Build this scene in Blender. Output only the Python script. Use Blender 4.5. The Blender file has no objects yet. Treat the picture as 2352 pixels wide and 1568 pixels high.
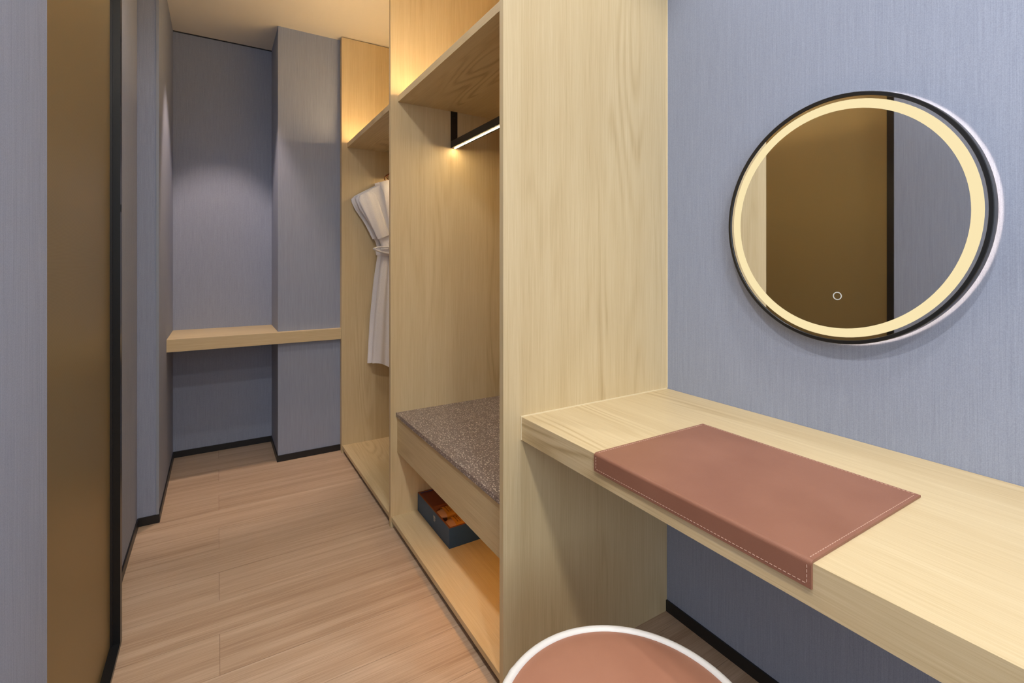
import bpy, bmesh, math, random
from mathutils import Vector, Matrix
random.seed(7)
scn = bpy.context.scene
C = scn.collection
R_ = math.radians

# ------------------------------------------------------------------ camera
F_PX, CY, YAW, EYE = 1108.7, 606.5, 31.395, 1.1694
cam = bpy.data.cameras.new('camera'); cam.sensor_width = 36.0
cam.lens = F_PX / 2352 * 36.0
cam.shift_y = -(784 - CY) / 2352
cam.clip_start = 0.02
co = bpy.data.objects.new('camera', cam); C.objects.link(co)
co.location = (0, 0, EYE); co.rotation_euler = (R_(90), 0, -R_(YAW))
scn.camera = co

# ------------------------------------------------------------------ world, lights, exposure
w = bpy.data.worlds.new('world'); scn.world = w; w.use_nodes = True
w.node_tree.nodes['Background'].inputs[0].default_value = (0.75, 0.85, 1.0, 1)
w.node_tree.nodes['Background'].inputs[1].default_value = 0.5
scn.view_settings.view_transform = 'Standard'
scn.view_settings.look = 'None'
scn.view_settings.exposure = 0.1
scn.view_settings.gamma = 1.0
scn.view_settings.use_curve_mapping = False

def area(name, loc, target, sx, sy, power, col):
    l = bpy.data.lights.new(name, 'AREA'); l.shape = 'RECTANGLE'; l.size = sx; l.size_y = sy
    l.energy = power; l.color = col
    o = bpy.data.objects.new(name, l); C.objects.link(o); o.location = loc
    o.rotation_euler = (Vector(target) - Vector(loc)).to_track_quat('-Z', 'Y').to_euler()
    return o
def spot(name, loc, target, power, col, angle, blend=0.6, rad=0.03):
    l = bpy.data.lights.new(name, 'SPOT'); l.energy = power; l.color = col
    l.spot_size = R_(angle); l.spot_blend = blend; l.shadow_soft_size = rad
    o = bpy.data.objects.new(name, l); C.objects.link(o); o.location = loc
    o.rotation_euler = (Vector(target) - Vector(loc)).to_track_quat('-Z', 'Y').to_euler()
    return o
DAY = (0.80, 0.90, 1.0)
WARM = (1.0, 0.84, 0.70)
PINK = (1.0, 0.76, 0.62)
NEUT = (1.0, 0.96, 0.91)
# added cool fill in an unseen opening behind the camera, standing in for daylight
area('daylight_fill', (-0.70, -2.25, 1.75), (0.45, 0.9, 1.15), 2.0, 1.5, 38, DAY)
# recessed ceiling downlights
ZL = 2.572
DOWN = [('downlight_vanity', (1.02, 0.62, ZL), (1.02, 0.62, 0), 24, NEUT, 110, 0.5),
        ('downlight_desk_end', (0.82, -0.15, ZL), (0.82, -0.15, 0), 34, NEUT, 110, 0.8),
        ('downlight_aisle', (0.02, 0.30, ZL), (0.02, 0.30, 0), 72, NEUT, 165, 0.8),
        ('downlight_aisle_middle', (0.10, 1.75, ZL), (0.10, 1.75, 0), 27, NEUT, 165, 0.8),
        ('downlight_niche', (0.02, 2.94, ZL), (0.02, 3.51, 0), 58, PINK, 55, 0.5),
        ('downlight_entry', (0.10, -0.75, ZL), (0.10, -0.75, 0), 92, NEUT, 165, 0.8)]
for n, p, t, e, c, a, b in DOWN:
    spot(n, p, t, e, c, a, b, 0.03 if n in ('downlight_vanity', 'downlight_niche') else 0.06)

# ------------------------------------------------------------------ helpers
def srgb(r, g, b, a=1.0):
    f = lambda c: (c / 255 / 12.92) if c / 255 <= 0.04045 else ((c / 255 + 0.055) / 1.055) ** 2.4
    return (f(r), f(g), f(b), a)
def tag(o, label=None, cat=None, group=None, kind=None):
    if label: o['label'] = label
    if cat: o['category'] = cat
    if group: o['group'] = group
    if kind: o['kind'] = kind
    return o
def empty(name, loc):
    o = bpy.data.objects.new(name, None); o.empty_display_size = 0.1
    C.objects.link(o); o.location = loc
    return o
def wloc(o):
    v = Vector((0, 0, 0))
    while o is not None:
        v += o.location; o = o.parent
    return v
def obj(name, bm, m, parent=None, smooth=False, bevel=0.0, seg=2):
    """world-space bmesh -> one mesh object whose origin is at its base"""
    if bevel > 0:
        es = [e for e in bm.edges if len(e.link_faces) == 2 and e.calc_face_angle(0) > 0.6]
        bmesh.ops.bevel(bm, geom=es, offset=bevel, segments=seg, affect='EDGES', profile=0.5)
    vs = [v.co for v in bm.verts]
    c = Vector(((min(v.x for v in vs) + max(v.x for v in vs)) / 2, (min(v.y for v in vs) + max(v.y for v in vs)) / 2, min(v.z for v in vs)))
    for v in bm.verts: v.co -= c
    bmesh.ops.recalc_face_normals(bm, faces=bm.faces)
    me = bpy.data.meshes.new(name); bm.to_mesh(me); bm.free()
    if smooth:
        for p in me.polygons: p.use_smooth = True
        try: me.set_sharp_from_angle(angle=R_(40))
        except Exception: pass
    me.materials.append(m)
    o = bpy.data.objects.new(name, me); C.objects.link(o)
    if parent is not None:
        o.parent = parent; o.location = c - wloc(parent)
    else:
        o.location = c
    return o
def box(x0, x1, y0, y1, z0, z1, bm=None):
    bm = bm or bmesh.new()
    vs = [bm.verts.new(p) for p in [(x0, y0, z0), (x1, y0, z0), (x1, y1, z0), (x0, y1, z0), (x0, y0, z1), (x1, y0, z1), (x1, y1, z1), (x0, y1, z1)]]
    for f in [(0, 3, 2, 1), (4, 5, 6, 7), (0, 1, 5, 4), (1, 2, 6, 5), (2, 3, 7, 6), (3, 0, 4, 7)]:
        bm.faces.new([vs[i] for i in f])
    return bm
def B(name, dims, m, parent=None, bevel=0.0, kind=None, seg=2):
    o = obj(name, box(*dims), m, parent, bevel=bevel, seg=seg)
    if kind: o['kind'] = kind
    return o
def prism_xy(poly, z0, z1):
    bm = bmesh.new()
    a = [bm.verts.new((x, y, z0)) for x, y in poly]; b = [bm.verts.new((x, y, z1)) for x, y in poly]
    n = len(poly); bm.faces.new(a[::-1]); bm.faces.new(b)
    for i in range(n): bm.faces.new([a[i], a[(i + 1) % n], b[(i + 1) % n], b[i]])
    return bm
def loft(rings, cap=True, closed=True):
    bm = bmesh.new(); rv = [[bm.verts.new(p) for p in r] for r in rings]
    n = len(rings[0])
    for a, b in zip(rv[:-1], rv[1:]):
        for i in range(n if closed else n - 1):
            bm.faces.new([a[i], a[(i + 1) % n], b[(i + 1) % n], b[i]])
    if cap and closed:
        bm.faces.new(rv[0][::-1]); bm.faces.new(rv[-1])
    return bm
def lathe_z(cx, cy, prof, n=64):
    rings = [[(cx + r * math.cos(2 * math.pi * k / n), cy + r * math.sin(2 * math.pi * k / n), z) for k in range(n)] for r, z in prof]
    return loft(rings)
def ring_x(cy, cz, prof, n=128, k=297.1 / 280.7, cap=False):
    """loops around the X axis; prof: (radius_y, x). closed profile makes a solid ring"""
    bm = bmesh.new(); L = []
    for r, x in prof:
        dr = r * (k - 1) if k else 0
        L.append([bm.verts.new((x, cy + r * math.cos(2 * math.pi * i / n), cz + (r + dr) * math.sin(2 * math.pi * i / n))) for i in range(n)])
    m = len(L)
    for j in range(m if not cap else m - 1):
        a, b = L[j], L[(j + 1) % m]
        for i in range(n): bm.faces.new([a[i], a[(i + 1) % n], b[(i + 1) % n], b[i]])
    if cap:
        bm.faces.new(L[0][::-1]); bm.faces.new(L[-1])
    return bm
def tube(path, r, n=12):
    rings = []
    P = [Vector(p) for p in path]
    up = Vector((0, 1, 0.01))
    for i, p in enumerate(P):
        t = (P[min(i + 1, len(P) - 1)] - P[max(i - 1, 0)]).normalized()
        s = t.cross(up)
        if s.length < 1e-4: s = t.cross(Vector((1, 0, 0)))
        s.normalize(); q = s.cross(t)
        rr = r[i] if isinstance(r, (list, tuple)) else r
        rings.append([p + rr * (math.cos(2 * math.pi * k / n) * s + math.sin(2 * math.pi * k / n) * q) for k in range(n)])
    return loft(rings)

# ------------------------------------------------------------------ materials
class NT:
    def __init__(s, name):
        s.m = bpy.data.materials.new(name); s.m.use_nodes = True
        s.t = s.m.node_tree; s.b = s.t.nodes['Principled BSDF']
    def n(s, typ, **kw):
        nd = s.t.nodes.new(typ)
        for k, v in kw.items():
            if k.startswith('_'): setattr(nd, k[1:], v)
        return nd
    def link(s, a, b): s.t.links.new(a, b)
    def math(s, op, a, b=None, c=None):
        nd = s.n('ShaderNodeMath', _operation=op)
        for i, v in enumerate([a, b, c]):
            if v is None: continue
            if isinstance(v, (int, float)): nd.inputs[i].default_value = v
            else: s.link(v, nd.inputs[i])
        return nd.outputs[0]
    def noise(s, vec, scale=1.0, detail=2.0, rough=0.5):
        nd = s.n('ShaderNodeTexNoise'); nd.inputs['Scale'].default_value = scale
        nd.inputs['Detail'].default_value = detail; nd.inputs['Roughness'].default_value = rough
        s.link(vec, nd.inputs['Vector']); return nd.outputs['Fac']
    def comb(s, x, y, z):
        nd = s.n('ShaderNodeCombineXYZ')
        for i, v in enumerate([x, y, z]):
            if isinstance(v, (int, float)): nd.inputs[i].default_value = v
            else: s.link(v, nd.inputs[i])
        return nd.outputs[0]
    def ramp(s, fac, stops):
        nd = s.n('ShaderNodeValToRGB'); e = nd.color_ramp.elements
        while len(e) < len(stops): e.new(0.5)
        for el, (p, c) in zip(e, stops): el.position = p; el.color = c
        s.link(fac, nd.inputs[0]); return nd.outputs[0]
    def mix(s, fac, a, b, blend='MIX'):
        nd = s.n('ShaderNodeMix', _data_type='RGBA', _blend_type=blend)
        for i, v in ((0, fac), (6, a), (7, b)):
            if isinstance(v, (int, float, tuple)): nd.inputs[i].default_value = v
            else: s.link(v, nd.inputs[i])
        return nd.outputs[2]
    def bump(s, h, strength, dist=0.001):
        nd = s.n('ShaderNodeBump'); nd.inputs['Strength'].default_value = strength
        nd.inputs['Distance'].default_value = dist; s.link(h, nd.inputs['Height'])
        s.link(nd.outputs[0], s.b.inputs['Normal'])
    def set(s, rough=0.5, spec=0.5, metal=0.0, coat=0.0, coat_rough=0.1):
        s.b.inputs['Roughness'].default_value = rough; s.b.inputs['Specular IOR Level'].default_value = spec
        s.b.inputs['Metallic'].default_value = metal; s.b.inputs['Coat Weight'].default_value = coat
        s.b.inputs['Coat Roughness'].default_value = coat_rough
        return s
    def xyz(s, coords='Object'):
        tc = s.n('ShaderNodeTexCoord'); sp = s.n('ShaderNodeSeparateXYZ'); s.link(tc.outputs[coords], sp.inputs[0])
        return sp.outputs[0], sp.outputs[1], sp.outputs[2]

def plain(name, col, rough=0.5, spec=0.5, metal=0.0, coat=0.0):
    k = NT(name); k.b.inputs['Base Color'].default_value = col; k.set(rough, spec, metal, coat)
    return k.m
def emitter(name, col, strength):
    k = NT(name); k.b.inputs['Base Color'].default_value = (0, 0, 0, 1)
    k.b.inputs['Emission Color'].default_value = col; k.b.inputs['Emission Strength'].default_value = strength
    return k.m

def wood(name, along, across, light, mid, dark, strip=0.0, contrast=1.0, rough=0.42, cath=1.0, spec=0.35, freq=60, stretch=0.10, broadness=0.28, tinting=0.20):
    k = NT(name); X = dict(zip('XYZ', k.xyz()))
    third = [a for a in 'XYZ' if a not in (along, across)][0]
    rnd = k.n('ShaderNodeObjectInfo').outputs['Random']
    u, v, t = X[across], X[along], X[third]
    off = k.math('MULTIPLY', rnd, 37.0)
    tint = rnd
    if strip:
        cell = k.math('FLOOR', k.math('DIVIDE', k.math('ADD', u, k.math('MULTIPLY', rnd, strip)), strip))
        wn = k.n('ShaderNodeTexWhiteNoise', _noise_dimensions='1D'); k.link(k.math('ADD', cell, off), wn.inputs['W'])
        off = k.math('ADD', off, k.math('MULTIPLY', wn.outputs[0], 53.0)); tint = wn.outputs[0]
    vv = k.math('ADD', v, off)
    # cathedral figure: contour lines of a slow stretched noise, only in some places
    slow = k.noise(k.comb(k.math('MULTIPLY', u, 7.0), k.math('MULTIPLY', vv, 7.0 * stretch), k.math('MULTIPLY', t, 1.2)), 1.0, 1.0, 0.35)
    wob = k.noise(k.comb(k.math('MULTIPLY', u, 90.0), k.math('MULTIPLY', vv, 5.0), t), 1.0, 2.0)
    ph = k.math('ADD', k.math('MULTIPLY', slow, freq), k.math('MULTIPLY', wob, 2.0))
    lines = k.math('POWER', k.math('MULTIPLY_ADD', k.math('SINE', ph), 0.5, 0.5), 1.8)
    gate = k.noise(k.comb(k.math('MULTIPLY', u, 4.0), k.math('MULTIPLY', vv, 0.9), t), 1.0, 1.0)
    mr = k.n('ShaderNodeMapRange', _interpolation_type='SMOOTHSTEP'); k.link(gate, mr.inputs[0])
    mr.inputs[1].default_value = 0.46; mr.inputs[2].default_value = 0.68
    fib = k.noise(k.comb(k.math('MULTIPLY', u, 420.0), k.math('MULTIPLY', vv, 7.0), k.math('MULTIPLY', t, 420.0)), 1.0, 2.0, 0.6)
    fib2 = k.noise(k.comb(k.math('MULTIPLY', u, 120.0), k.math('MULTIPLY', vv, 1.6), k.math('MULTIPLY', t, 120.0)), 1.0, 2.0, 0.6)
    pore = k.noise(k.comb(k.math('MULTIPLY', u, 900.0), k.math('MULTIPLY', vv, 30.0), k.math('MULTIPLY', t, 900.0)), 1.0, 1.0)
    broad = k.noise(k.comb(k.math('MULTIPLY', u, 22.0), k.math('MULTIPLY', vv, 0.5), k.math('MULTIPLY', t, 22.0)), 1.0, 2.0)
    f = k.math('MULTIPLY', k.math('MULTIPLY', k.math('SUBTRACT', lines, 0.3), mr.outputs[0]), 0.24 * cath)
    f = k.math('ADD', f, k.math('MULTIPLY', k.math('SUBTRACT', fib, 0.5), 0.75 * contrast))
    f = k.math('ADD', f, k.math('MULTIPLY', k.math('SUBTRACT', fib2, 0.5), 0.35 * contrast))
    f = k.math('ADD', f, k.math('MULTIPLY', k.math('SUBTRACT', broad, 0.5), broadness))
    f = k.math('ADD', f, k.math('MULTIPLY', k.math('SUBTRACT', tint, 0.5), tinting))
    f = k.math('ADD', f, 0.36)
    col = k.ramp(f, [(0.0, light), (0.5, mid), (1.0, dark)])
    k.link(col, k.b.inputs['Base Color'])
    k.bump(k.math('ADD', pore, k.math('MULTIPLY', lines, 0.4)), 0.12, 0.0006)
    k.set(rough, spec)
    return k.m

def wallpaper(name, a, b):
    k = NT(name); x, y, z = k.xyz()
    g = k.n('ShaderNodeNewGeometry'); sp = k.n('ShaderNodeSeparateXYZ'); k.link(g.outputs['Position'], sp.inputs[0])
    x, y, z = sp.outputs
    n1 = k.noise(k.comb(k.math('MULTIPLY', x, 520), k.math('MULTIPLY', y, 520), k.math('MULTIPLY', z, 10)), 1, 2)
    n2 = k.noise(k.comb(k.math('MULTIPLY', x, 190), k.math('MULTIPLY', y, 190), k.math('MULTIPLY', z, 2.5)), 1, 2)
    n3 = k.noise(k.comb(k.math('MULTIPLY', x, 700), k.math('MULTIPLY', y, 700), k.math('MULTIPLY', z, 500)), 1, 1)
    f = k.math('ADD', k.math('MULTIPLY', n1, 0.40), k.math('ADD', k.math('MULTIPLY', n2, 0.15), k.math('MULTIPLY', n3, 0.45)))
    k.link(k.ramp(f, [(0.28, b), (0.74, a)]), k.b.inputs['Base Color'])
    k.bump(f, 0.25, 0.0006); k.set(0.75, 0.25)
    return k.m

M_paper = wallpaper('blue_grey_fabric_wallpaper', srgb(168, 177, 198), srgb(138, 147, 169))
OAK = dict(light=srgb(224, 206, 168), mid=srgb(205, 183, 141), dark=srgb(168, 142, 101))
M_oakZ = wood('pale_oak_vertical', 'Z', 'X', strip=0.16, contrast=0.8, cath=1.1, stretch=0.11, **OAK)
M_oakZY = wood('pale_oak_vertical_back', 'Z', 'Y', strip=0.16, contrast=0.8, **OAK)
M_oakY = wood('pale_oak_lengthwise', 'Y', 'X', strip=0.22, contrast=0.9, cath=2.0, freq=85, stretch=0.14, broadness=0.4, **OAK)
M_oakYZ = wood('pale_oak_front', 'Y', 'Z', contrast=0.9, cath=2.0, freq=85, stretch=0.14, broadness=0.4, **OAK)
M_oakX = wood('pale_oak_crosswise', 'X', 'Y', contrast=0.9, **OAK)
FL = dict(light=srgb(216, 192, 168), mid=srgb(190, 162, 136), dark=srgb(150, 121, 98))
M_floor = wood('ash_floor_plank', 'X', 'Y', contrast=1.15, rough=0.48, freq=34, stretch=0.04, cath=0.35, broadness=0.9, tinting=0.12, **FL)
M_gap = plain('brown_joint', srgb(150, 120, 100), 0.8)
M_ceil = plain('ceiling_paint', srgb(232, 226, 216), 0.85, 0.2)
M_black = plain('black_baseboard', srgb(30, 30, 32), 0.4)
M_blackmetal = plain('black_metal', srgb(24, 25, 27), 0.32, 0.5)
M_bronzemetal = plain('black_bronze_metal', srgb(34, 32, 31), 0.38, 0.5)
M_plinth = plain('dark_plinth', srgb(48, 38, 30), 0.7)
M_trim = plain('grey_corner_trim', srgb(150, 158, 172), 0.5)
M_caulk = plain('cream_sealant', srgb(232, 216, 180), 0.5)
M_white = plain('white_leather', srgb(232, 230, 226), 0.42)
M_navy = None

def mk_leather(name, a, b, rough):
    k = NT(name); tc = k.n('ShaderNodeTexCoord')
    n1 = k.noise(tc.outputs['Object'], 9, 3); n2 = k.noise(tc.outputs['Object'], 900, 2)
    k.link(k.ramp(k.math('ADD', k.math('MULTIPLY', n1, 0.8), k.math('MULTIPLY', n2, 0.25)), [(0.3, a), (0.75, b)]), k.b.inputs['Base Color'])
    k.bump(n2, 0.25, 0.0004); k.set(rough, 0.45)
    return k.m
M_tan = mk_leather('russet_leather', srgb(138, 92, 73), srgb(152, 105, 85), 0.45)
M_seat = mk_leather('terracotta_leather', srgb(168, 116, 93), srgb(178, 127, 103), 0.5)
M_navy = mk_leather('navy_leatherette', srgb(40, 74, 112), srgb(50, 86, 126), 0.5)
M_thread = plain('pale_thread', srgb(206, 170, 150), 0.7)

def mk_stone():
    k = NT('brown_terrazzo'); tc = k.n('ShaderNodeTexCoord')
    base = k.ramp(k.noise(tc.outputs['Object'], 60, 3), [(0.3, srgb(118, 105, 102)), (0.7, srgb(136, 122, 117))])
    f = None
    for sc, th in ((120, 0.30), (210, 0.32)):
        v = k.n('ShaderNodeTexVoronoi'); v.inputs['Scale'].default_value = sc
        mp = k.n('ShaderNodeMapping'); mp.inputs['Rotation'].default_value = (0.3 * sc, 0.2, 0.5); k.link(tc.outputs['Object'], mp.inputs[0])
        k.link(mp.outputs[0], v.inputs['Vector'])
        wn = k.n('ShaderNodeSeparateColor'); k.link(v.outputs['Color'], wn.inputs[0])
        m_ = k.math('MULTIPLY', k.math('LESS_THAN', v.outputs['Distance'], th), k.math('GREATER_THAN', wn.outputs[0], 0.45))
        f = m_ if f is None else k.math('MAXIMUM', f, m_)
    k.link(k.mix(f, base, srgb(226, 218, 210)), k.b.inputs['Base Color']); k.set(0.3, 0.5)
    return k.m
M_stone = mk_stone()

def mk_glass_panel():
    k = NT('bronze_woven_glass'); x, y, z = k.xyz()
    a = k.math('SINE', k.math('MULTIPLY', k.math('ADD', y, z), 1100)); b = k.math('SINE', k.math('MULTIPLY', k.math('SUBTRACT', y, z), 1100))
    f = k.math('MULTIPLY_ADD', k.math('MULTIPLY', a, b), 0.5, 0.5)
    k.link(k.ramp(f, [(0.0, srgb(146, 129, 90)), (1.0, srgb(166, 148, 107))]), k.b.inputs['Base Color'])
    k.set(0.42, 0.4, 0.6)
    return k.m
M_glass = mk_glass_panel()
k = NT('mirror_silver'); k.b.inputs['Base Color'].default_value = (0.86, 0.87, 0.86, 1); k.set(0.015, 0.5, 1.0); M_mirror = k.m
def mk_terry():
    k = NT('white_terry_cloth'); tc = k.n('ShaderNodeTexCoord')
    n2 = k.noise(tc.outputs['Object'], 420, 2)
    k.link(k.ramp(n2, [(0.3, srgb(234, 232, 236)), (0.7, srgb(248, 246, 250))]), k.b.inputs['Base Color'])
    k.bump(n2, 0.5, 0.0015); k.set(0.9, 0.1); k.b.inputs['Sheen Weight'].default_value = 0.3
    return k.m
M_terry = mk_terry()
M_copper = plain('copper_metal', srgb(150, 92, 66), 0.25, 0.5, 1.0)
M_hangerwood = plain('hanger_walnut', srgb(120, 72, 44), 0.4)
M_led = emitter('warm_led', srgb(255, 222, 168), 65.0)
M_led_shelf = emitter('amber_shelf_led', srgb(255, 216, 158), 105.0)
M_led_under = emitter('amber_under_led', srgb(255, 186, 96), 30.0)
M_ring = emitter('mirror_ring_light', srgb(250, 230, 178), 0.92)
M_back = emitter('mirror_backlight', srgb(255, 224, 196), 40.0)
M_touch = emitter('touch_symbol', srgb(206, 204, 196), 0.9)
M_lamp = emitter('downlight_lens', srgb(255, 238, 214), 4.0)
M_redlid = plain('red_brown_lid', srgb(112, 48, 34), 0.35)
M_boxedge = plain('rust_box_lining', srgb(150, 84, 46), 0.6)
M_kraft = plain('ochre_paper_band', srgb(206, 138, 44), 0.6)
M_tanwood = plain('light_tan_wood', srgb(214, 158, 112), 0.5)
M_bristle = plain('dark_brown_fibre', srgb(66, 40, 26), 0.8)
M_print = plain('silver_print', srgb(214, 214, 210), 0.5)
M_ink = plain('brown_ink', srgb(124, 78, 22), 0.7)

# ------------------------------------------------------------------ geometry constants (metres)
XW, XP = 1.298, 0.656           # mirror wall, wardrobe front
YP, YQ, YR = 1.120, 2.110, 3.098  # wardrobe panel faces
YE, YC = 3.552, 3.160           # niche back wall, column front
XC = 0.306
ZC = 2.579
XN = -0.226                     # near left wall
XL2, XL3, YJ = -0.305, -0.229, 2.704
YD0, YD1 = 1.017, 1.910         # bronze glass door
YB = -2.0
BB = 0.037                      # black baseboard

# ------------------------------------------------------------------ the room
def struct(name, dims, m, label=None, **kw):
    o = B(name, dims, m, kind='structure', **kw)
    if label: o['label'] = label
    return o
floor = struct('floor', (-2.30, 1.45, YB - 0.5, YE + 0.12, -0.06, -0.004), M_gap, 'wood plank floor of the walk-in closet')
W0 = 1.605; PW = 0.1797; JG = 0.0005
rows = range(-20, 12)
for i in rows:
    y0 = W0 + PW * i; y1 = y0 + PW
    if y1 < YB or y0 > YE: continue
    a, b = max(y0, YB) + JG, min(y1, YE) - JG
    xl = -0.50 if y0 > -0.45 else -2.2
    cuts = ([xl] if y0 > -0.45 else [-2.2, -1.194]) + [0.006, 1.206, 1.36] if i % 2 == 0 else ([xl] if y0 > -0.45 else [-2.2, -0.485]) + [0.715, 1.36]
    for x0, x1 in zip(cuts[:-1], cuts[1:]):
        B('plank', (x0 + JG, x1 - JG, a, b, -0.004, 0.0 + random.uniform(-0.0004, 0.0)), M_floor, floor)
struct('ceiling', (-2.30, 1.45, YB - 0.5, YE + 0.12, ZC, ZC + 0.08), M_ceil, 'plain painted closet ceiling')
struct('wall_right', (XW, XW + 0.12, YB - 0.5, YE + 0.12, 0, ZC), M_paper, 'blue grey fabric wall behind the mirror')
struct('wall_left', (XN - 0.20, XN, -0.45, YD0, 0, ZC), M_paper, 'blue grey wall beside the bronze glass door, nearest')
struct('wall_left_middle', (XL2 - 0.2, XL2, YD1, YJ, 0, ZC), M_paper, 'blue grey wall just past the glass door')
struct('wall_left_far', (XL3 - 0.276, XL3, YJ, YE + 0.12, 0, ZC), M_paper, 'blue grey wall stepping out beside the niche')
struct('wall_end', (XL3, XC, YE, YE + 0.12, 0, ZC), M_paper, 'blue grey back wall of the shelf niche')
struct('wall_column', (XC, XW, YC, YE + 0.12, 0, ZC), M_paper, 'blue grey boxed column right of the niche')
struct('wall_back', (0.55, XW, YB - 0.5, YB - 0.44, 0, ZC), M_paper)
struct('wall_bedroom', (-2.30, -2.20, YB - 0.5, -0.33, 0, ZC), M_paper)
struct('wall_bedroom_far', (-2.20, XN - 0.20, -0.45, -0.33, 0, ZC), M_paper)
bt = 0.006
def bb(name, dims):
    o = struct(name, dims, M_black, bevel=0.001)
    return o
bb('baseboard_right', (XW - bt, XW, YB, YP, 0, BB))
bb('baseboard_end', (XL3 + bt, XC - bt, YE - bt, YE, 0, BB))
bb('baseboard_column_side', (XC - bt, XC, YC - bt, YE, 0, BB))
bb('baseboard_column', (XC, XP + 0.004, YC - bt, YC, 0, BB))
bb('baseboard_left_far', (XL3, XL3 + bt, YJ, YE, 0, BB))
bb('baseboard_step', (XL2 + 0.002, XL3 + bt, YJ - bt, YJ, 0, BB))
bb('baseboard_left', (XL2, XL2 + bt, YD1, YJ - bt, 0, BB))
struct('trim_1', (XL3 - 0.008, XL3 + 0.003, YJ - 0.003, YJ + 0.008, BB, ZC), M_trim, 'thin grey corner trim', bevel=0.001)
# black strip painting in the shadow gap where niche wall meets ceiling
struct('shadow_gap_strip', (XL3, XC, YE - 0.004, YE, ZC - 0.006, ZC), M_black)

# bronze glass door in its black frame
door = empty('door_1', (-0.275, (YD0 + YD1) / 2, 0)); tag(door, 'bronze woven glass sliding door in black metal frame', kind='structure')
fx0, fx1, gx = -0.306, -0.253, -0.277
B('glass_pane', (gx - 0.008, gx, YD0 + 0.02, YD1 - 0.02, 0.012, 2.40), M_glass, door)
for y0, y1 in ((YD0, YD0 + 0.040), (YD1 - 0.030, YD1)):
    st = B('stile', (fx0, fx1, y0, y1, 0.0, 2.43), M_blackmetal, door, bevel=0.002)
    if y0 > 1.5: B('guide_clip', (fx1 - 0.001, fx1 + 0.002, y0 + 0.004, y0 + 0.014, 1.33, 1.352), M_bronzemetal, st)
    B('gasket', (gx, gx + 0.006, (y1 if y0 == YD0 else y0 - 0.005), (y1 + 0.005 if y0 == YD0 else y0), 0.014, 2.40), M_black, st)
B('bottom_rail', (fx0, fx1, YD0 + 0.040, YD1 - 0.030, 0.0, 0.014), M_blackmetal, door, bevel=0.002)
B('top_rail', (fx0, fx1, YD0 + 0.040, YD1 - 0.030, 2.40, 2.43), M_blackmetal, door, bevel=0.002)
struct('wall_left_header', (XL2 - 0.2, XL2 + 0.052, YD0, YD1, 2.43, ZC), M_paper)

# ------------------------------------------------------------------ wardrobe
ward = empty('wardrobe', (0.98, 2.1, 0))
tag(ward, 'open pale oak built-in wardrobe with two bays and lit shelves', 'wardrobe')
PT = 0.020
XB = XW - 0.012
for y in (YP, YQ, YR):
    sp_ = B('side_panel', (XP, XW - 0.001, y, y + PT, 0, ZC - 0.005), M_oakZ, ward, bevel=0.0012)
for a, b in ((YP + PT, YQ), (YQ + PT, YR)):
    B('back_panel', (XB, XW - 0.001, a, b, 0.03, ZC - 0.002), M_oakZY, ward)
    B('plinth', (XP + 0.03, XP + 0.045, a, b, 0.0, 0.028), M_plinth, ward)
    B('base_board', (XP + 0.004, XB, a, b, 0.028, 0.047), M_oakY, ward, bevel=0.001)
    sh = B('shelf', (XP + 0.034, XB, a, b, 1.895, 1.923), M_oakY, ward, bevel=0.001)
    B('led_strip', (XP + 0.070, XP + 0.080, a + 0.05, b - 0.05, 1.9232, 1.9262), M_led_shelf, sh)
# filler strip between wardrobe and column
B('filler_strip', (XP + 0.004, XP + 0.016, YR + PT, YC, 0, ZC - 0.002), M_oakZ, ward)
# bench with drawer front and terrazzo top
a, b = YP + PT, YQ
B('bench_bottom', (XP + 0.05, XB, a, b, 0.345, 0.360), M_oakY, ward)
B('drawer_front', (XP + 0.030, XP + 0.050, a + 0.001, b - 0.001, 0.331, 0.487), M_oakYZ, ward, bevel=0.001)
B('stone_top', (XP + 0.024, XB, a, b, 0.4905, 0.507), M_stone, ward, bevel=0.003)
B('bench_led', (XP + 0.075, XP + 0.082, a + 0.02, a + 0.55, 0.3415, 0.3445), M_led_under, ward)
# hanging rails with lit underside
def rail(y0, y1, xc):
    r = empty('hanging_rail', Vector((xc, (y0 + y1) / 2, 1.72)) - ward.location); r.parent = ward
    tag(r, 'black hanging rail with light strip underneath')
    B('rail_bar', (xc - 0.017, xc + 0.017, y0 + 0.004, y1 - 0.004, 1.720, 1.752), M_bronzemetal, r, bevel=0.001)
    for y in (y0, y1 - 0.004):
        br = B('bracket', (xc - 0.017, xc + 0.017, y, y + 0.004, 1.7195, 1.895), M_blackmetal, r)
    B('light_strip', (xc - 0.0035, xc + 0.0035, y0 + 0.012, y1 - 0.012, 1.7185, 1.7202), M_led, r)
    s = -1
    for z in (1.775, 1.865):
        bm = bmesh.new()
        bmesh.ops.create_cone(bm, segments=12, radius1=0.004, radius2=0.003, depth=0.003, cap_ends=True,
                              matrix=Matrix.Translation((xc, y1 - 0.0055, z)) @ Matrix.Rotation(R_(90), 4, 'X'))
        obj('screw', bm, M_bronzemetal, r)
rail(YP + PT, YQ, 0.963)
rail(YQ + PT, YR, 0.980)

# ------------------------------------------------------------------ niche shelf
NS0, NS1, NSY = 0.704, 0.770, 3.118
bm = prism_xy([(XL3, NSY), (XP + 0.003, NSY), (XP + 0.003, YC - 0.0005), (XC - 0.0005, YC - 0.0005), (XC - 0.0005, YE - 0.0005), (XL3, YE - 0.0005)], NS0, NS1)
o = obj('niche_shelf', bm, M_oakX, bevel=0.001)
tag(o, 'thick oak shelf filling the blue niche and running across the column', 'shelf')

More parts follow.
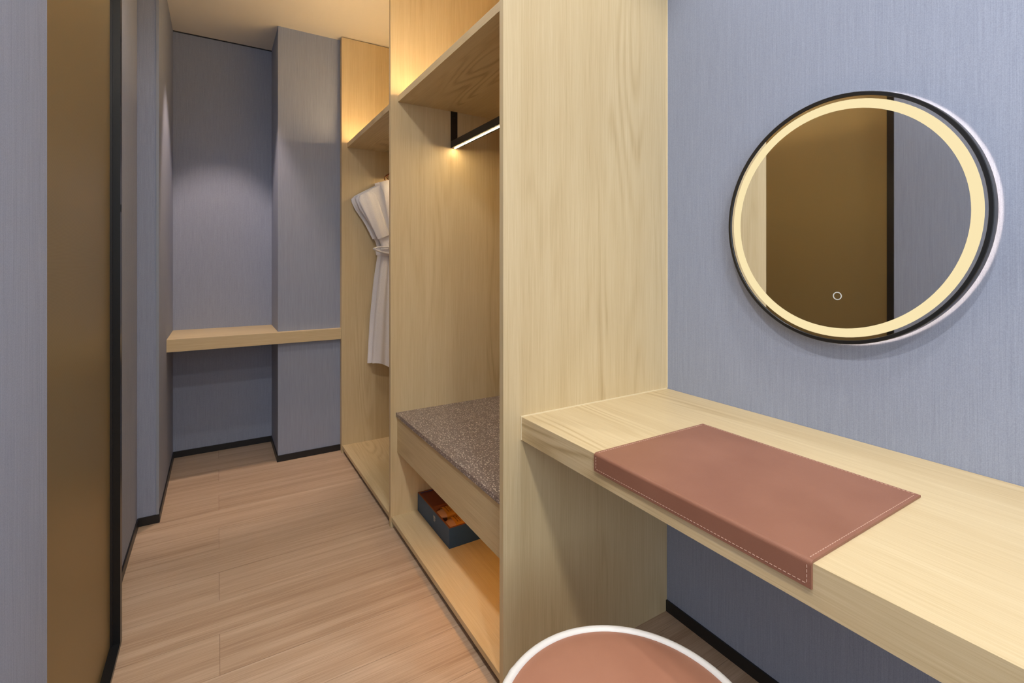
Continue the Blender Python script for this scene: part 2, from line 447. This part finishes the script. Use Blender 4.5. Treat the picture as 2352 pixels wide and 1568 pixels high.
# ------------------------------------------------------------------ desk
XD, ZD0, ZD1 = 0.713, 0.687, 0.750
desk = empty('vanity_desk', (1.0, 0.3, 0)); tag(desk, 'pale oak wall-mounted vanity desk under the round mirror', 'desk')
B('desk_top', (XD, XW - 0.001, -0.95, YP - 0.0005, ZD1 - 0.012, ZD1), M_oakY, desk, bevel=0.0008)
B('front_apron', (XD, XD + 0.02, -0.95, YP - 0.0005, ZD0, ZD1 - 0.012), M_oakYZ, desk, bevel=0.0006)
B('underside_panel', (XD + 0.02, XW - 0.001, -0.95, YP - 0.0005, ZD0, ZD0 + 0.012), M_oakY, desk)
B('end_panel', (XD, XW - 0.001, -0.97, -0.95, 0, ZD1), M_oakZ, desk)
bm = box(XD, XW - 0.002, YP - 0.003, YP, ZD1, ZD1 + 0.0025); box(XD - 0.002, XD, YP - 0.003, YP, ZD0, ZD1 + 0.0025, bm)
obj('sealant_bead', bm, M_caulk, desk)
struct('trim_3', (XW - 0.003, XW, YP - 0.003, YP, ZD1 + 0.003, ZC), M_caulk, 'thin cream sealant line where oak panel meets blue wall')

# ------------------------------------------------------------------ leather desk mat
mat = empty('desk_mat', (0.9, 0.586, ZD1)); tag(mat, 'russet leather desk mat folded over the front edge of the desk', 'desk mat')
MX0, MX1, MY0, MY1, MT, MZ = XD, 1.080, 0.358, 0.814, 0.0045, ZD1 - 0.036
prof = [(MX1, ZD1 + 0.0003), (MX1, ZD1 + MT - 0.001), (MX1 - 0.001, ZD1 + MT)]
for kk in range(0, 7):
    t = math.pi / 2 * kk / 6
    prof.append((MX0 - 0.0005 + 0.003 - (MT + 0.0025) * math.sin(t) + 0.0, ZD1 - 0.0025 + (MT + 0.0025) * math.cos(t)))
prof += [(MX0 - MT - 0.0001, MZ + 0.001), (MX0 - MT + 0.0008, MZ), (MX0 - 0.0004, MZ), (MX0 - 0.0004, ZD1 - 0.001), (MX0 + 0.001, ZD1 + 0.0003)]
ny = 14; rings = []
for j in range(ny + 1):
    y = MY0 + (MY1 - MY0) * j / ny
    rings.append([(x, y, z) for x, z in prof])
obj('leather_sheet', loft(rings), M_tan, mat, bevel=0.0)
# stitching: short raised dashes just inside every edge
bm = bmesh.new()
def dash_line(p, q, wid_axis, up_axis, inset=0):
    p, q = Vector(p), Vector(q); L = (q - p).length; d = (q - p).normalized(); t = 0.002
    wv, uv = Vector(wid_axis) * 0.0006, Vector(up_axis) * 0.0006
    while t + 0.0042 < L:
        a_, b_ = p + d * t, p + d * (t + 0.0042)
        vs = [bm.verts.new(v) for v in (a_ - wv - uv, a_ + wv - uv, b_ + wv - uv, b_ - wv - uv, a_ - wv * .6 + uv, a_ + wv * .6 + uv, b_ + wv * .6 + uv, b_ - wv * .6 + uv)]
        for f in [(0, 3, 2, 1), (4, 5, 6, 7), (0, 1, 5, 4), (1, 2, 6, 5), (2, 3, 7, 6), (3, 0, 4, 7)]: bm.faces.new([vs[i] for i in f])
        t += 0.0068
zt = ZD1 + MT; ins = 0.006; xf = MX0 - MT - 0.0001
dash_line((MX1 - ins, MY0 + ins, zt), (MX1 - ins, MY1 - ins, zt), (1, 0, 0), (0, 0, 1))
for y in (MY0 + ins, MY1 - ins):
    dash_line((MX0 + 0.002, y, zt), (MX1 - ins, y, zt), (0, 1, 0), (0, 0, 1))
    dash_line((xf, y, MZ + ins), (xf, y, ZD1 - 0.002), (0, 1, 0), (-1, 0, 0))
dash_line((xf, MY0 + ins, MZ + ins), (xf, MY1 - ins, MZ + ins), (0, 0, 1), (-1, 0, 0))
tag(obj('stitching', bm, M_thread, mat), 'pale thread stitching', kind='stuff')

# ------------------------------------------------------------------ round lit mirror
MY, MZC, MR = 0.5865, 1.2765, 0.2807
XF, XG = 1.263, 1.266
mir = empty('wall_mirror', (XF, MY, MZC - 0.3)); tag(mir, 'round black-framed mirror with glowing warm ring on the blue wall', 'mirror')
gap = 0.012
obj('frame', ring_x(MY, MZC, [(MR - 0.0012, XF), (MR, XF + 0.0012), (MR, XW - gap), (MR - 0.003, XW - gap), (MR - 0.003, XG + 0.0045), (MR - 0.0085, XG + 0.0045), (MR - 0.0085, XF + 0.0008), (MR - 0.0078, XF)]), M_blackmetal, mir, smooth=True)
obj('mirror_glass', ring_x(MY, MZC, [(MR - 0.0086, XG), (MR - 0.0086, XG + 0.004)], cap=True), M_mirror, mir)
obj('light_ring', ring_x(MY - 0.001, MZC, [(0.2652, XG - 0.0008), (0.2652, XG + 0.0002), (0.2456, XG + 0.0002), (0.2456, XG - 0.0008)]), M_ring, mir)
obj('touch_button', ring_x(0.5803, 1.0935, [(0.0095, XG - 0.0008), (0.0095, XG + 0.0002), (0.0078, XG + 0.0002), (0.0078, XG - 0.0008)], n=40, k=0), M_touch, mir)
obj('back_housing', ring_x(MY, MZC, [(MR - 0.06, XG + 0.0045), (MR - 0.06, XW - 0.0005)], cap=True), M_blackmetal, mir)
obj('backlight_strip', ring_x(MY, MZC, [(MR - 0.0115, XW - 0.0275), (MR - 0.0115, XW - 0.0265), (MR - 0.0135, XW - 0.0265), (MR - 0.0135, XW - 0.0275)]), M_back, mir)

# ------------------------------------------------------------------ round stool
SX, SY, SZ, SR = 0.540, 0.540, 0.455, 0.213
stool = empty('round_stool', (SX, SY, 0)); tag(stool, 'round terracotta leather stool with white piping in front of the desk', 'stool')
obj('seat_cushion', lathe_z(SX, SY, [(0.02, 0.405), (SR - 0.02, 0.405), (SR - 0.012, 0.42), (SR - 0.012, SZ - 0.006), (SR - 0.016, SZ), (SR - 0.03, SZ + 0.004), (SR * 0.7, SZ + 0.009), (SR * 0.35, SZ + 0.012), (0.004, SZ + 0.013)], 96), M_seat, stool, smooth=True)
bm = bmesh.new(); n = 128; mm = 14; L = []
for i in range(n):
    t = 2 * math.pi * i / n
    L.append([bm.verts.new((SX + (SR - 0.008 + 0.0085 * math.cos(u)) * math.cos(t), SY + (SR - 0.008 + 0.0085 * math.cos(u)) * math.sin(t), SZ - 0.004 + 0.0085 * math.sin(u))) for u in [2 * math.pi * j / mm for j in range(mm)]])
for i in range(n):
    for j in range(mm): bm.faces.new([L[i][j], L[(i + 1) % n][j], L[(i + 1) % n][(j + 1) % mm], L[i][(j + 1) % mm]])
pip = obj('piping', bm, M_white, stool, smooth=True)
bm = bmesh.new(); T = R_(118); L = []
for i in range(5):
    t = T + R_(1.9) * (i - 2) / 2
    rr = 0.0085 + (0.0006 if 0 < i < 4 else 0.0001)
    L.append([(SX + (SR - 0.008 + rr * math.cos(u)) * math.cos(t), SY + (SR - 0.008 + rr * math.cos(u)) * math.sin(t), SZ - 0.004 + rr * math.sin(u)) for u in [2 * math.pi * j / mm for j in range(mm)]])
bm.free(); obj('seam_sleeve', loft(L), M_white, pip, smooth=True)
obj('stool_body', lathe_z(SX, SY, [(SR - 0.03, 0.02), (SR - 0.022, 0.024), (SR - 0.010, 0.06), (SR - 0.006, 0.2), (SR - 0.006, 0.40), (SR - 0.012, 0.424), (SR - 0.03, 0.426)], 96), M_white, stool, smooth=True)
for a in range(4):
    t = R_(45 + 90 * a)
    obj('foot', lathe_z(SX + 0.13 * math.cos(t), SY + 0.13 * math.sin(t), [(0.018, 0), (0.02, 0.003), (0.02, 0.0205), (0.016, 0.0205)], 20), M_black, stool)

# ------------------------------------------------------------------ navy box with banded bundles
BX0, BX1, BY0, BY1, BZ, BH = 0.780, 0.925, 1.752, 2.103, 0.0472, 0.082
bx = empty('amenity_box', ((BX0 + BX1) / 2, (BY0 + BY1) / 2, BZ)); tag(bx, 'navy leatherette box open on top, on the wardrobe base board', 'box')
wt = 0.006
bm = box(BX0, BX1, BY0, BY1, BZ, BZ + 0.006)
for d in ((BX0, BX0 + wt, BY0, BY1), (BX1 - wt, BX1, BY0, BY1), (BX0 + wt, BX1 - wt, BY0, BY0 + wt), (BX0 + wt, BX1 - wt, BY1 - wt, BY1)):
    box(*d, BZ + 0.006, BZ + BH - 0.0015, bm)
obj('box_walls', bm, M_navy, bx)
bm = bmesh.new(); e = 0.0002
for d in ((BX0, BX0 + wt + e, BY0, BY1), (BX1 - wt - e, BX1, BY0, BY1), (BX0 + wt + e, BX1 - wt - e, BY0, BY0 + wt + e), (BX0 + wt + e, BX1 - wt - e, BY1 - wt - e, BY1)):
    box(*d, BZ + BH - 0.0015, BZ + BH, bm)
obj('rim', bm, M_boxedge, bx)
ym = BY0 + 0.190
B('divider', (BX0 + wt, BX1 - wt, ym, ym + 0.006, BZ + 0.006, BZ + BH - 0.001), M_boxedge, bx)
B('compartment_lid', (BX0 + wt, BX1 - wt, ym + 0.006, BY1 - wt, BZ + BH - 0.008, BZ + BH - 0.004), M_redlid, bx)
# white print on the front: two stacked glyphs and small lines under them
bm = bmesh.new(); xf = BX0 - 0.0006
pc, pz = 1.905, BZ + 0.052
def stroke(y0, y1, z0, z1):
    box(xf, BX0 + 0.0001, pc - y1 * 0.001, pc - y0 * 0.001, pz + z0 * 0.001, pz + z1 * 0.001, bm)
for oy in (-10, 1):
    for z in (0.5, 4.2, 7.9): stroke(oy, oy + 8, z, z + 1.3)
    for y in (0, 3.4, 6.8): stroke(oy + y, oy + y + 1.2, 0.5, 9.2)
    stroke(oy + 1.5, oy + 6.5, 10.6, 11.8)
for kx in range(-10, 9, 3): stroke(kx, kx + 2, -5, -3)
for kx in range(-8, 7, 3): stroke(kx, kx + 1.6, -8.5, -7.2)
for kx in range(-10, 9, 4): stroke(kx, kx + 1.8, -12.5, -11.4)
obj('printed_logo', bm, M_print, bx)
def brush(y0, label):
    z1 = BZ + BH + 0.002; z0 = BZ + 0.0065
    x0, x1 = BX0 + wt + 0.001, BX1 - wt - 0.002
    b0 = empty('banded_bundle', ((x0 + x1) / 2, y0 + 0.04, z0)); tag(b0, label, 'bundle', 'paper-banded bundles in the navy box')
    n = 20; rings = []
    for kx in range(13):
        x = x0 + (x1 - x0) * kx / 12; s = math.sin(math.pi * (0.08 + 0.84 * kx / 12)) ** 0.45
        rings.append([(x, y0 + 0.041 + 0.038 * s * math.cos(2 * math.pi * j / n), z1 - 0.016 + 0.014 * s * math.sin(2 * math.pi * j / n)) for j in range(n)])
    obj('tan_block', loft(rings), M_tanwood, b0, smooth=True)
    B('dark_underside', (x0 + 0.008, x1 - 0.008, y0 + 0.012, y0 + 0.070, z0, z1 - 0.022), M_bristle, b0, bevel=0.002)
    xa, xb = x0 + 0.030, x0 + 0.092; rings = []
    for x in (xa, xb):
        rings.append([(x, y0 + 0.041 + 0.0392 * math.copysign(abs(math.cos(t)) ** 0.7, math.cos(t)), z1 - 0.018 + 0.0175 * math.copysign(abs(math.sin(t)) ** 0.7, math.sin(t))) for t in [2 * math.pi * j / 32 for j in range(32)]])
    bd = obj('paper_band', loft(rings, cap=False), M_kraft, b0, smooth=True)
    bm = bmesh.new()
    for q in range(4):
        xx = xa + 0.012 + q * 0.011
        for s0 in range(3):
            box(xx, xx + 0.002, y0 + 0.018 + s0 * 0.016, y0 + 0.031 + s0 * 0.016 - 0.003 * (q % 2), z1 - 0.0012, z1 + 0.0003, bm)
    obj('printed_lines', bm, M_ink, bd)
brush(BY0 + 0.009, 'tan bundle with ochre paper band at the near end of the navy box')
brush(BY0 + 0.101, 'tan bundle with ochre paper band next to the red-brown lid')

# ------------------------------------------------------------------ bathrobes on hangers
def lerp_tab(tab, s):
    for (a0, v0), (a1, v1) in zip(tab[:-1], tab[1:]):
        if s <= a1:
            t = (s - a0) / (a1 - a0); t = max(0, min(1, t)); return v0 + (v1 - v0) * t
    return tab[-1][1]
def robe(xc, yc, dz, seed, label, grp, front):
    rg = random.Random(seed)
    rt = empty('bathrobe', (xc, yc, 0.52)); tag(rt, label, 'bathrobe', grp)
    ph = [rg.uniform(0, 6.28) for _ in range(4)]
    thin = 1.0 if front else 0.62
    # half width and half depth by distance below the neck
    WD = [(0.0, 0.075), (0.02, 0.112), (0.05, 0.165), (0.085, 0.222), (0.105, 0.240), (0.125, 0.236), (0.17, 0.214), (0.30, 0.124), (0.36, 0.090), (0.42, 0.074), (0.47, 0.080), (0.60, 0.100), (0.85, 0.125), (1.15, 0.142)]
    DP = [(0.0, 0.012), (0.04, 0.020), (0.10, 0.026), (0.30, 0.030), (0.42, 0.025), (0.55, 0.030), (1.15, 0.033)]
    N = 120; rings = []; zt = 1.672 + dz; H = 1.125
    S = [0.0, 0.008, 0.02, 0.035, 0.05, 0.065, 0.085, 0.095, 0.105, 0.115, 0.125, 0.145] + [0.17 + 0.022 * i for i in range(int((H - 0.17) / 0.022) + 1)]
    for s in S:
        hw, hd = lerp_tab(WD, s), lerp_tab(DP, s) * thin; ring = []
        fold = min(1.0, max(0.0, (s - 0.30) / 0.22))
        for i in range(N):
            t = 2 * math.pi * i / N; c, sn = math.cos(t), math.sin(t)
            x = hw * math.copysign(abs(c) ** 0.8, c)
            y = hd * math.copysign(abs(sn) ** 0.6, sn)
            # long vertical pleats that start under the belt
            xn = x / hw
            rip = fold * (0.010 * math.sin(xn * 7.5 + ph[0]) + 0.005 * math.sin(xn * 15 + ph[1] + s * 1.5)) * thin
            y += math.copysign(1, sn) * rip * abs(sn) ** 0.5
            zz = zt - s
            if s > H - 0.25:
                g = (s - H + 0.25) / 0.25
                zz -= (0.050 * (xn * 0.5 + 0.5) + 0.012 * math.sin(xn * 5 + ph[2])) * g
            ring.append((xc + x, yc + y, zz))
        rings.append(ring)
    body = obj('robe_body', loft(rings), M_terry, rt, smooth=True)
    # hem band
    for sd in (-1, 1):
        # sleeve folded in from the shoulder, its cuff tucked above the belt
        rings = []; n = 32
        A_ = Vector((xc + sd * 0.190, 0, zt - 0.075)); E_ = Vector((xc + sd * 0.076, 0, zt - 0.335))
        ax = (E_ - A_).normalized(); pd = Vector((-ax.z, 0, ax.x))
        for kk in range(18):
            u = kk / 17
            c_ = A_.lerp(E_, u)
            wd = 0.060 - 0.022 * u; th = (0.013 + 0.006 * math.sin(math.pi * u)) * thin
            if kk == 0: wd *= 0.60; th *= 0.5
            if kk == 1: wd *= 0.86; th *= 0.8
            if kk >= 15: th *= 1.18; wd *= 1.03
            yb = yc - 0.026 * thin - 0.008 * thin
            ring = []
            for j in range(n):
                q = 2 * math.pi * j / n
                e = math.copysign(abs(math.cos(q)) ** 0.75, math.cos(q))
                ring.append(Vector((c_.x, yb, c_.z)) + pd * (wd * e) + Vector((0, th * math.sin(q) + 0.0035 * thin * math.sin(e * 6 + 3 * u + ph[3]), 0)))
            rings.append(ring)
        obj('sleeve', loft(rings), M_terry, rt, smooth=True)
        # shawl collar band running from the neck to the waist
        rings = []
        for kk in range(21):
            u = kk / 20
            x = xc + sd * (0.060 * (1 - u) ** 0.85 + 0.003); z = zt + 0.016 - 0.385 * u
            y = yc - 0.030 * thin - 0.022 * thin * math.sin(math.pi * min(1, u * 1.1 + 0.12)) - (0.004 if sd > 0 else 0)
            if u < 0.15: y += 0.034 * thin * ((0.15 - u) / 0.15) ** 0.7
            hw = 0.033 - 0.008 * u
            prof_ = [(-hw, 0.0), (-hw * 0.85, -0.006), (-hw * 0.3, -0.009), (hw * 0.3, -0.009), (hw * 0.85, -0.006), (hw, 0.0), (hw * 0.8, 0.005), (-hw * 0.8, 0.005)]
            rings.append([(x + p_, y + q_ * thin, z - sd * p_ * 0.35) for p_, q_ in prof_])
        obj('collar', loft(rings), M_terry, rt, smooth=True)
    # tied belt
    rings = []; n = 64
    for z, g in ((-0.024, 0.0), (-0.020, 0.005), (0.0, 0.008), (0.020, 0.005), (0.024, 0.0)):
        rings.append([(xc + (0.080 + g) * math.cos(2 * math.pi * j / n), yc + (0.033 * thin + g * thin) * math.copysign(abs(math.sin(2 * math.pi * j / n)) ** 0.7, math.sin(2 * math.pi * j / n)), zt - 0.427 + z + 0.004 * math.sin(6 * math.pi * j / n)) for j in range(n)])
    belt = obj('belt', loft(rings), M_terry, rt, smooth=True)
    if front:
        # bow loop: a flat band bent into a drop-shaped loop, opening towards the room
        rings = []; n = 40
        for j in range(n + 1):
            t = 2 * math.pi * j / n
            lx = -0.094 - 0.072 * math.cos(t); lz = 0.024 * math.sin(t) * (0.55 + 0.45 * (1 - math.cos(t)) / 2) + 0.012 * (1 + math.cos(t)) * 0.5
            nx, nz = -math.cos(t), math.sin(t)
            cx_, cz = xc + lx + 0.025, zt - 0.421 + lz; cy_ = yc - 0.055
            ring = []
            for a_, b_ in ((-0.017, -0.004), (-0.019, 0.0), (-0.017, 0.004), (0.0, 0.0055), (0.017, 0.004), (0.019, 0.0), (0.017, -0.004), (0.0, -0.0055)):
                ring.append((cx_ + nx * b_, cy_ + a_, cz + nz * b_))
            rings.append(ring)
        obj('belt_loop', loft(rings), M_terry, belt, smooth=True)
        bm = bmesh.new(); bmesh.ops.create_icosphere(bm, subdivisions=3, radius=1.0, matrix=Matrix.Translation((xc - 0.008, yc - 0.056, zt - 0.425)) @ Matrix.Diagonal((0.024, 0.020, 0.023, 1)))
        obj('belt_knot', bm, M_terry, belt, smooth=True)
        for sx, ln in ((0.004, 0.46), (0.030, 0.40)):
            rings = []
            for u in range(13):
                q = u / 12
                px, py, pz = xc - 0.015 + sx + 0.010 * math.sin(3 * q) , yc - 0.052 - 0.004 * q, zt - 0.44 - ln * q
                rings.append([(px - 0.020, py, pz), (px - 0.012, py - 0.004, pz), (px + 0.012, py - 0.005, pz), (px + 0.020, py, pz), (px + 0.012, py + 0.004, pz), (px - 0.012, py + 0.004, pz)])
            obj('belt_end', loft(rings), M_terry, belt, smooth=True)
    return zt
def hanger(xc, yc, zt, rail_x, label):
    h = empty('clothes_hanger', (xc, yc, zt)); tag(h, label, 'hanger', 'clothes hangers under the bathrobes')
    path = []
    for i in range(21):
        t = -1 + 2 * i / 20
        path.append((xc + 0.19 * t, yc, zt - 0.016 - 0.075 * abs(t) ** 1.5))
    obj('hanger_bar', tube(path, [0.006 + 0.003 * (1 - abs(-1 + i / 10)) for i in range(21)], 12), M_hangerwood, h, smooth=True)
    # hook: short stem, then a wide arc over the rail (rail top at z = 1.752)
    rad = 0.034; cz = 1.7525 - 0.024
    hp = [(xc, yc, zt - 0.014), (xc, yc, zt + 0.006), (xc - 0.010, yc, zt + 0.016), (xc - 0.030, yc, zt + 0.024), (xc - 0.040, yc, zt + 0.038), (xc - 0.036, yc, zt + 0.054), (xc - 0.022, yc, zt + 0.068)]
    for i in range(0, 15):
        t = math.pi * 0.80 - math.pi * 0.88 * i / 14
        hp.append((rail_x + rad * math.cos(t), yc, cz + 0.030 * math.sin(t)))
    obj('hook', tube(hp, 0.0028, 10), M_copper, h, smooth=True)
    obj('hook_collar', lathe_z(xc, yc, [(0.007, zt - 0.010), (0.008, zt - 0.008), (0.008, zt + 0.004), (0.005, zt + 0.007)], 16), M_copper, h)
z1 = robe(0.952, 2.985, 0.0, 3, 'white terry bathrobe with tied belt, in front of the other robe', 'white bathrobes in the far bay', True)
z2 = robe(0.944, 3.062, 0.003, 8, 'white terry bathrobe hanging behind the other, against the far panel', 'white bathrobes in the far bay', False)
hanger(0.945, 2.985, z1, 0.980, 'hanger with copper hook holding the front white bathrobe')
hanger(0.952, 3.062, z2, 0.980, 'hanger with copper hook holding the rear white bathrobe')

# ------------------------------------------------------------------ ceiling downlight fittings (their light sits just below the lens)
for n, p, t, e, c, a, b in DOWN:
    d = empty('ceiling_downlight', (p[0], p[1], ZC))
    where = {'downlight_vanity': 'above the mirror', 'downlight_desk_end': 'above the near desk end', 'downlight_aisle': 'above the stool aisle',
             'downlight_aisle_middle': 'above the aisle in front of the wardrobe', 'downlight_niche': 'in front of the shelf niche', 'downlight_entry': 'by the closet entry'}[n]
    tag(d, 'small recessed white ceiling downlight ' + where, 'downlight', 'recessed ceiling downlights')
    bm = bmesh.new(); L = []
    for r, z in ((0.042, ZC), (0.042, ZC - 0.003), (0.034, ZC - 0.003), (0.032, ZC)):
        L.append([bm.verts.new((p[0] + r * math.cos(2 * math.pi * q / 40), p[1] + r * math.sin(2 * math.pi * q / 40), z)) for q in range(40)])
    for j in range(4):
        for i in range(40): bm.faces.new([L[j][i], L[j][(i + 1) % 40], L[(j + 1) % 4][(i + 1) % 40], L[(j + 1) % 4][i]])
    obj('trim_ring', bm, M_ceil, d)
    obj('lens', lathe_z(p[0], p[1], [(0.031, ZC - 0.0002), (0.031, ZC - 0.001)], 40), M_lamp, d)
